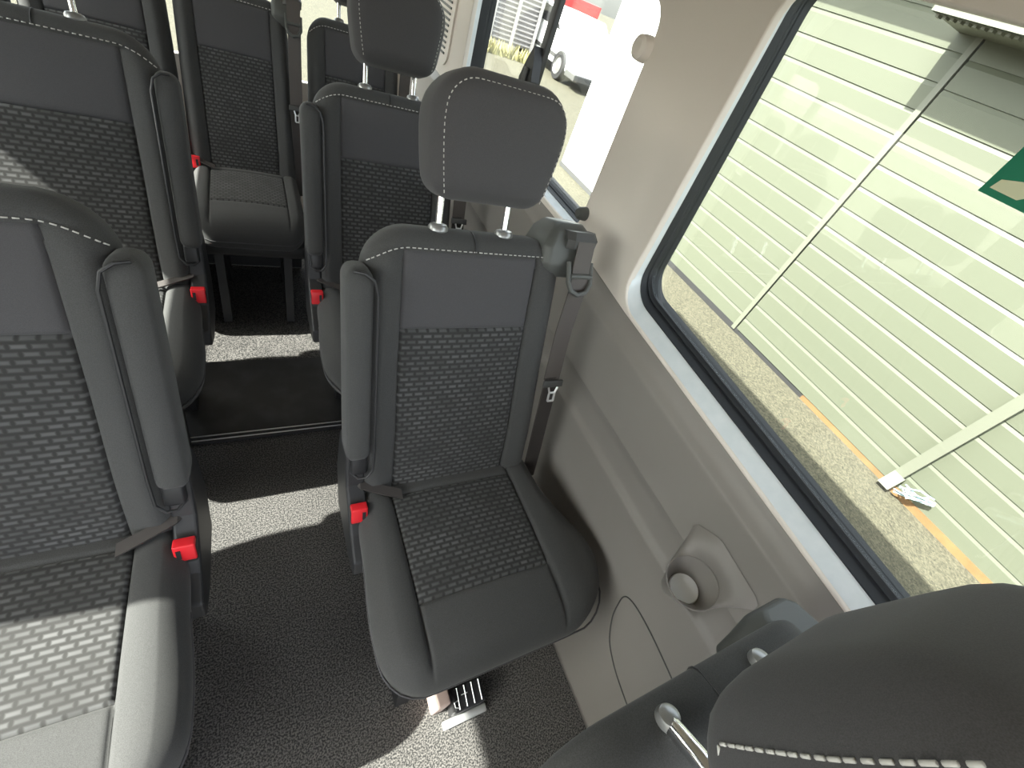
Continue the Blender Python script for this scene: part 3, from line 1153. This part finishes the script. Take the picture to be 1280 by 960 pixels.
# green exit sign stuck on window 1
m_green = mat('sign green', (0.0, 0.22, 0.12, 1), 0.5)
m_cream = mat('sign cream', (0.75, 0.78, 0.55, 1), 0.5)
sg = empty('exit_sign', (0.790, 0.268, 1.377))
k = MB(); k.prism([(0, 0), (-0.30, 0), (-0.30, 0.10), (0, 0.10)], lambda a, b, d: Vector((d, a, b)), -0.001, 0.001)
k.build('sign_panel', m_green, sg, smooth=False)
man = MB()
fn = lambda a, b, d: Vector((d, -a, b))
man.prism([(0.008, 0.012), (0.030, 0.012), (0.045, 0.030), (0.062, 0.022), (0.066, 0.030), (0.048, 0.048), (0.030, 0.030), (0.010, 0.022)], fn, -0.0022, -0.0012)
man.prism([(0.040, 0.035), (0.060, 0.030), (0.075, 0.062), (0.060, 0.072), (0.045, 0.055)], fn, -0.0022, -0.0012)
man.prism([(0.030, 0.050), (0.040, 0.070), (0.062, 0.075), (0.060, 0.066), (0.044, 0.062), (0.037, 0.046)], fn, -0.0022, -0.0012)
man.prism([(0.060+0.0*i+0.013+0.009*math.cos(2*PI*i/14), 0.082+0.009*math.sin(2*PI*i/14)) for i in range(14)], fn, -0.0022, -0.0012)
man.prism([(0.072, 0.066), (0.092, 0.052), (0.088, 0.045), (0.070, 0.056)], fn, -0.0022, -0.0012)
man.build('running_figure', m_cream, sg, smooth=False, xf=lambda p: Vector((p.x, p.y*1.45+0.004, p.z*1.12-0.006)))
k = MB()
k.prism([(0.16, 0.04), (0.19, 0.04), (0.19, 0.025), (0.22, 0.05), (0.19, 0.075), (0.19, 0.06), (0.16, 0.06)], fn, -0.0022, -0.0012)
k.build('arrow', m_cream, sg, smooth=False)
tag(sg, 'green emergency exit sign with running figure on the big side window', 'sign')

# ------------------------------------------------------------------ outside
GZ = -0.60
def gravel_mat():
    m = bpy.data.materials.new('gravel tarmac')
    m.use_nodes = True
    n = m.node_tree
    b = n.nodes['Principled BSDF']
    tc = n.nodes.new('ShaderNodeTexCoord')
    t = n.nodes.new('ShaderNodeTexVoronoi')
    t.inputs['Scale'].default_value = 75
    n.links.new(tc.outputs['Object'], t.inputs['Vector'])
    r = n.nodes.new('ShaderNodeValToRGB')
    r.color_ramp.elements[0].color = (0.030, 0.028, 0.018, 1)
    r.color_ramp.elements[1].color = (0.110, 0.102, 0.068, 1)
    n.links.new(t.outputs['Color'], r.inputs['Fac'])
    n.links.new(r.outputs[0], b.inputs['Base Color'])
    b.inputs['Roughness'].default_value = 0.9
    bp = n.nodes.new('ShaderNodeBump')
    bp.inputs['Strength'].default_value = 0.5
    bp.inputs['Distance'].default_value = 0.01
    n.links.new(t.outputs['Distance'], bp.inputs['Height'])
    n.links.new(bp.outputs[0], b.inputs['Normal'])
    return m
k = MB(); k.box((0, 0, GZ-0.05), (120, 120, 0.1))
tag(k.build('ground', gravel_mat(), None, smooth=False), 'gravelly tarmac of the yard outside the bus', 'ground', kind='structure')

m_clad = mat('cream cladding', (0.083, 0.090, 0.065, 1), 0.45, spec=0.3)
m_trimc = mat('pale cream trim', (0.105, 0.110, 0.084, 1), 0.5)
m_brown = mat('orange brown board', (0.13, 0.068, 0.025, 1), 0.7, noise=(8, (0.16, 0.09, 0.036, 1), 0.3, 0.7))
gar = empty('cream_building', (4.4, 1.5, GZ))
def gb(mb, name, m, parent=gar, smooth=False):
    o = mb.build(name, m, parent, smooth=smooth, autosmooth=False)
    for v in o.data.vertices: v.co -= gar.location
    return o
def cladding(name, y0, y1, z0, z1, x, phase):
    """one wall of horizontal shiplap boards"""
    P_ = 0.174
    prof = [(x, z0)]
    z = z0+phase
    while z < z1:
        prof += [(x+0.010, z-0.001), (x, z)] if False else []
        prof += [(x, z-0.032), (x+0.010, z-0.0015), (x+0.010, z), (x-0.0005, z)]
        z += P_
    prof += [(x, z1), (x+0.12, z1), (x+0.12, z0)]
    pts = [(a, b) for a, b in prof]
    k = MB()
    n = len(pts)
    vs = [Vector((a, y0, b)) for a, b in pts]+[Vector((a, y1, b)) for a, b in pts]
    fs = [(i, i+1, n+i+1, n+i) for i in range(n-1)]
    k.add(vs, fs)
    return gb(k, name, m_clad)
# seam crossings of the dark lines (y=2.15): z = 1.678, 1.518, ... 0.174 apart
ph = (1.678+0.55) % 0.174
cladding('cladding', -3.5, 2.13, -0.55, 1.98, 4.30, ph)
cladding('cladding', 2.19, 4.75, -0.55, 2.35, 4.31, ph+0.02)
k = MB(); k.box((4.315, 2.165, 0.7), (0.05, 0.045, 2.55)); gb(k, 'seam_trim', m_trimc)
k = MB(); k.box((4.33, 0.75, GZ+0.022), (0.05, 0.9, 0.044)); gb(k, 'base_board', m_brown)
k = MB(); k.box((4.33, 1.65, GZ+0.02), (0.04, 0.9, 0.04)); gb(k, 'base_strip', m_frame)
k = MB(); k.box((4.33, -1.6, GZ+0.028), (0.09, 3.7, 0.056)); gb(k, 'base_board', m_brown)
k = MB(); k.box((4.33, 3.4, GZ+0.03), (0.05, 2.6, 0.06)); gb(k, 'base_strip', m_frame)
# eave with toothed edge over the right hand cladding
k = MB(); k.box((4.10, -0.65, 1.985), (0.50, 5.95, 0.04)); k.box((3.87, -0.65, 2.02), (0.03, 5.95, 0.11)); gb(k, 'eave', m_trimc)
k = MB()
for i in range(90):
    k.box((3.93, 2.30-i*0.05, 1.96), (0.05, 0.022, 0.02))
gb(k, 'eave_teeth', m_trimc)
k = MB(); k.box((4.18, 3.6, 2.37), (0.62, 2.6, 0.05)); gb(k, 'roof_edge', m_trimc)
k = MB(); k.box((5.6, 0.6, 2.42), (2.6, 8.1, 0.05)); gb(k, 'roof', m_dgrey)
# down pipe
k = MB(); k.box((4.245, 0.27, 0.75), (0.06, 0.075, 2.45)); gb(k, 'down_pipe', m_trimc)
k = MB(); k.box((4.225, 0.26, -0.50), (0.09, 0.09, 0.14), Matrix.Rotation(0.35, 3, 'Y')); gb(k, 'pipe_shoe', m_trimc)
tg_ = MB()
for i in range(9):
    a = random.uniform(-1, 1)
    tg_.tube([(4.22+random.uniform(-.03, .03), 0.18+random.uniform(-.03, .03), -0.50+random.uniform(-.05, .05)), (4.2+random.uniform(-.05, .05), 0.10+random.uniform(-.03, .05), -0.44+random.uniform(-.06, .06)),
              (4.22+random.uniform(-.03, .03), 0.02+random.uniform(-.04, .04), -0.42+random.uniform(-.05, .07))], 0.006, 6)
tag(tg_.build('tangled_cord', mat('pale blue cord', (0.25, 0.36, 0.40, 1), 0.6)), 'pale blue tangle of cord at the foot of the white down pipe', 'cord')
tag(gar, 'cream horizontally clad building with white down pipe outside the big window', 'building')

# white walled block further back
wh = mat('white render', (0.85, 0.86, 0.86, 1), 0.6)
k = MB(); k.box((5.35, 5.45, 0.8), (2.5, 1.05, 2.8), None, 0.02)
wo = k.build('wall_block', wh)
wr = empty('white_building', (4.1, 5.3, GZ))
wo.name = 'rendered_wall'; wo.parent = wr
for v in wo.data.vertices: v.co -= wr.location
k = MB(); k.box((5.30, 5.45, 2.26), (2.6, 1.1, 0.10), None, 0.02)
o = k.build('flat_roof', wh, wr)
for v in o.data.vertices: v.co -= wr.location
k = MB(); k.box((4.095, 5.45, -0.57), (0.02, 1.04, 0.06))
o = k.build('dark_plinth', m_dgrey, wr, smooth=False)
for v in o.data.vertices: v.co -= wr.location
tag(wr, 'bright white building behind the rear side window', 'building')

# grey slatted shed
sh_ = empty('slatted_shed', (5.35, 13.6, GZ))
k = MB(); k.box((0.4, 0.4, 1.3), (2.6, 0.6, 2.2)); k.build('shed_body', mat('grey boards', (0.22, 0.21, 0.21, 1), 0.8), sh_, smooth=False)
k = MB()
for i in range(22):
    k.box((0.4, 0.08, 0.28+i*0.1), (2.6, 0.05, 0.035))
k.build('slats', mat('pale boards', (0.42, 0.40, 0.40, 1), 0.8), sh_, smooth=False)
for i in range(5):
    k = MB(); k.box((-0.9+i*0.65, 0.04, 1.15), (0.07, 0.07, 2.5)); k.build('post', mat('post grey %d' % i, (0.5, 0.48, 0.47, 1), 0.8), sh_, smooth=False)
tag(sh_, 'grey slatted shed far beyond the rear side window', 'shed')

# weeds along the shed
bu = MB()
for i in range(420):
    x = random.uniform(4.3, 7.0); y = random.uniform(12.9, 13.5); h = random.uniform(0.08, 0.35)
    a = random.uniform(0, PI)
    dx, dy = math.cos(a)*0.05, math.sin(a)*0.05
    z = GZ
    bu.add([(x-dx, y-dy, z), (x+dx, y+dy, z), (x+dx*0.2+random.uniform(-.1, .1), y+dy*0.2, z+h)], [(0, 1, 2)])
o = bu.build('dry_weeds', mat('dry weeds', (0.30, 0.28, 0.13, 1), 0.9), None, smooth=False)
tag(o, 'dry weeds at the foot of the slatted shed', 'weeds', kind='stuff')

# parked white car
vn = empty('parked_car', (8.0, 13.4, GZ))
def vprof(poly, x0, x1, name, m, bev=0.04):
    k = MB()
    k.prism(poly, lambda a, b, d: Vector((d, a, b)), x0, x1)
    o = k.build(name, m, vn, smooth=False)
    if bev:
        q = o.modifiers.new('bevel', 'BEVEL'); q.width = bev; q.segments = 3
    return o
vprof([(2.0, 0.28), (2.1, 0.9), (1.9, 1.0), (1.4, 1.36), (-0.2, 1.40), (-0.95, 0.95), (-1.9, 0.80), (-2.12, 0.55), (-2.1, 0.28)], -0.80, 0.85, 'car_body', wh)
vprof([(1.55, 0.98), (1.3, 1.28), (0.75, 1.31), (0.75, 0.98)], -0.815, -0.79, 'side_window', m_black, 0)
vprof([(0.68, 0.98), (0.68, 1.31), (-0.15, 1.32), (-0.75, 0.98)], -0.815, -0.79, 'side_window', m_black, 0)
vprof([(-2.16, 0.22), (-2.16, 0.36), (-1.65, 0.36), (-1.65, 0.22)], -0.83, 0.87, 'bumper', m_dgrey, 0.02)
vprof([(-0.9, 0.42), (-0.9, 0.50), (1.0, 0.50), (1.0, 0.42)], -0.825, -0.79, 'side_moulding', m_dgrey, 0.0)
for yy in (-1.25, 1.35):
    k = MB()
    k.lathe([(0.18, -0.06), (0.30, -0.06), (0.32, -0.03), (0.32, 0.12), (0.28, 0.14)], (-0.80, yy, 0.32), (1, 0, 0), 28)
    wl = k.build('wheel', m_black, vn)
    k = MB()
    k.lathe([(0.0, -0.05), (0.06, -0.06), (0.17, -0.04), (0.20, -0.07)], (-0.80, yy, 0.32), (1, 0, 0), 28)
    k.build('hubcap', m_sock, wl)
tag(vn, 'white car parked in the yard beside the slatted shed', 'car')
# red canopy
rc = MB(); rc.box((9.7, 17.0, 0.80), (2.3, 0.4, 0.34)); rc.box((8.7, 17.1, 0.1), (0.12, 0.12, 1.4)); rc.box((10.7, 17.1, 0.1), (0.12, 0.12, 1.4)); 
o = rc.build('red_fascia', mat('red board', (0.55, 0.05, 0.05, 1), 0.6), None, smooth=False)
o.location = (0, 0, 0)
tag(o, 'red fascia board seen above the parked white car', 'fascia')
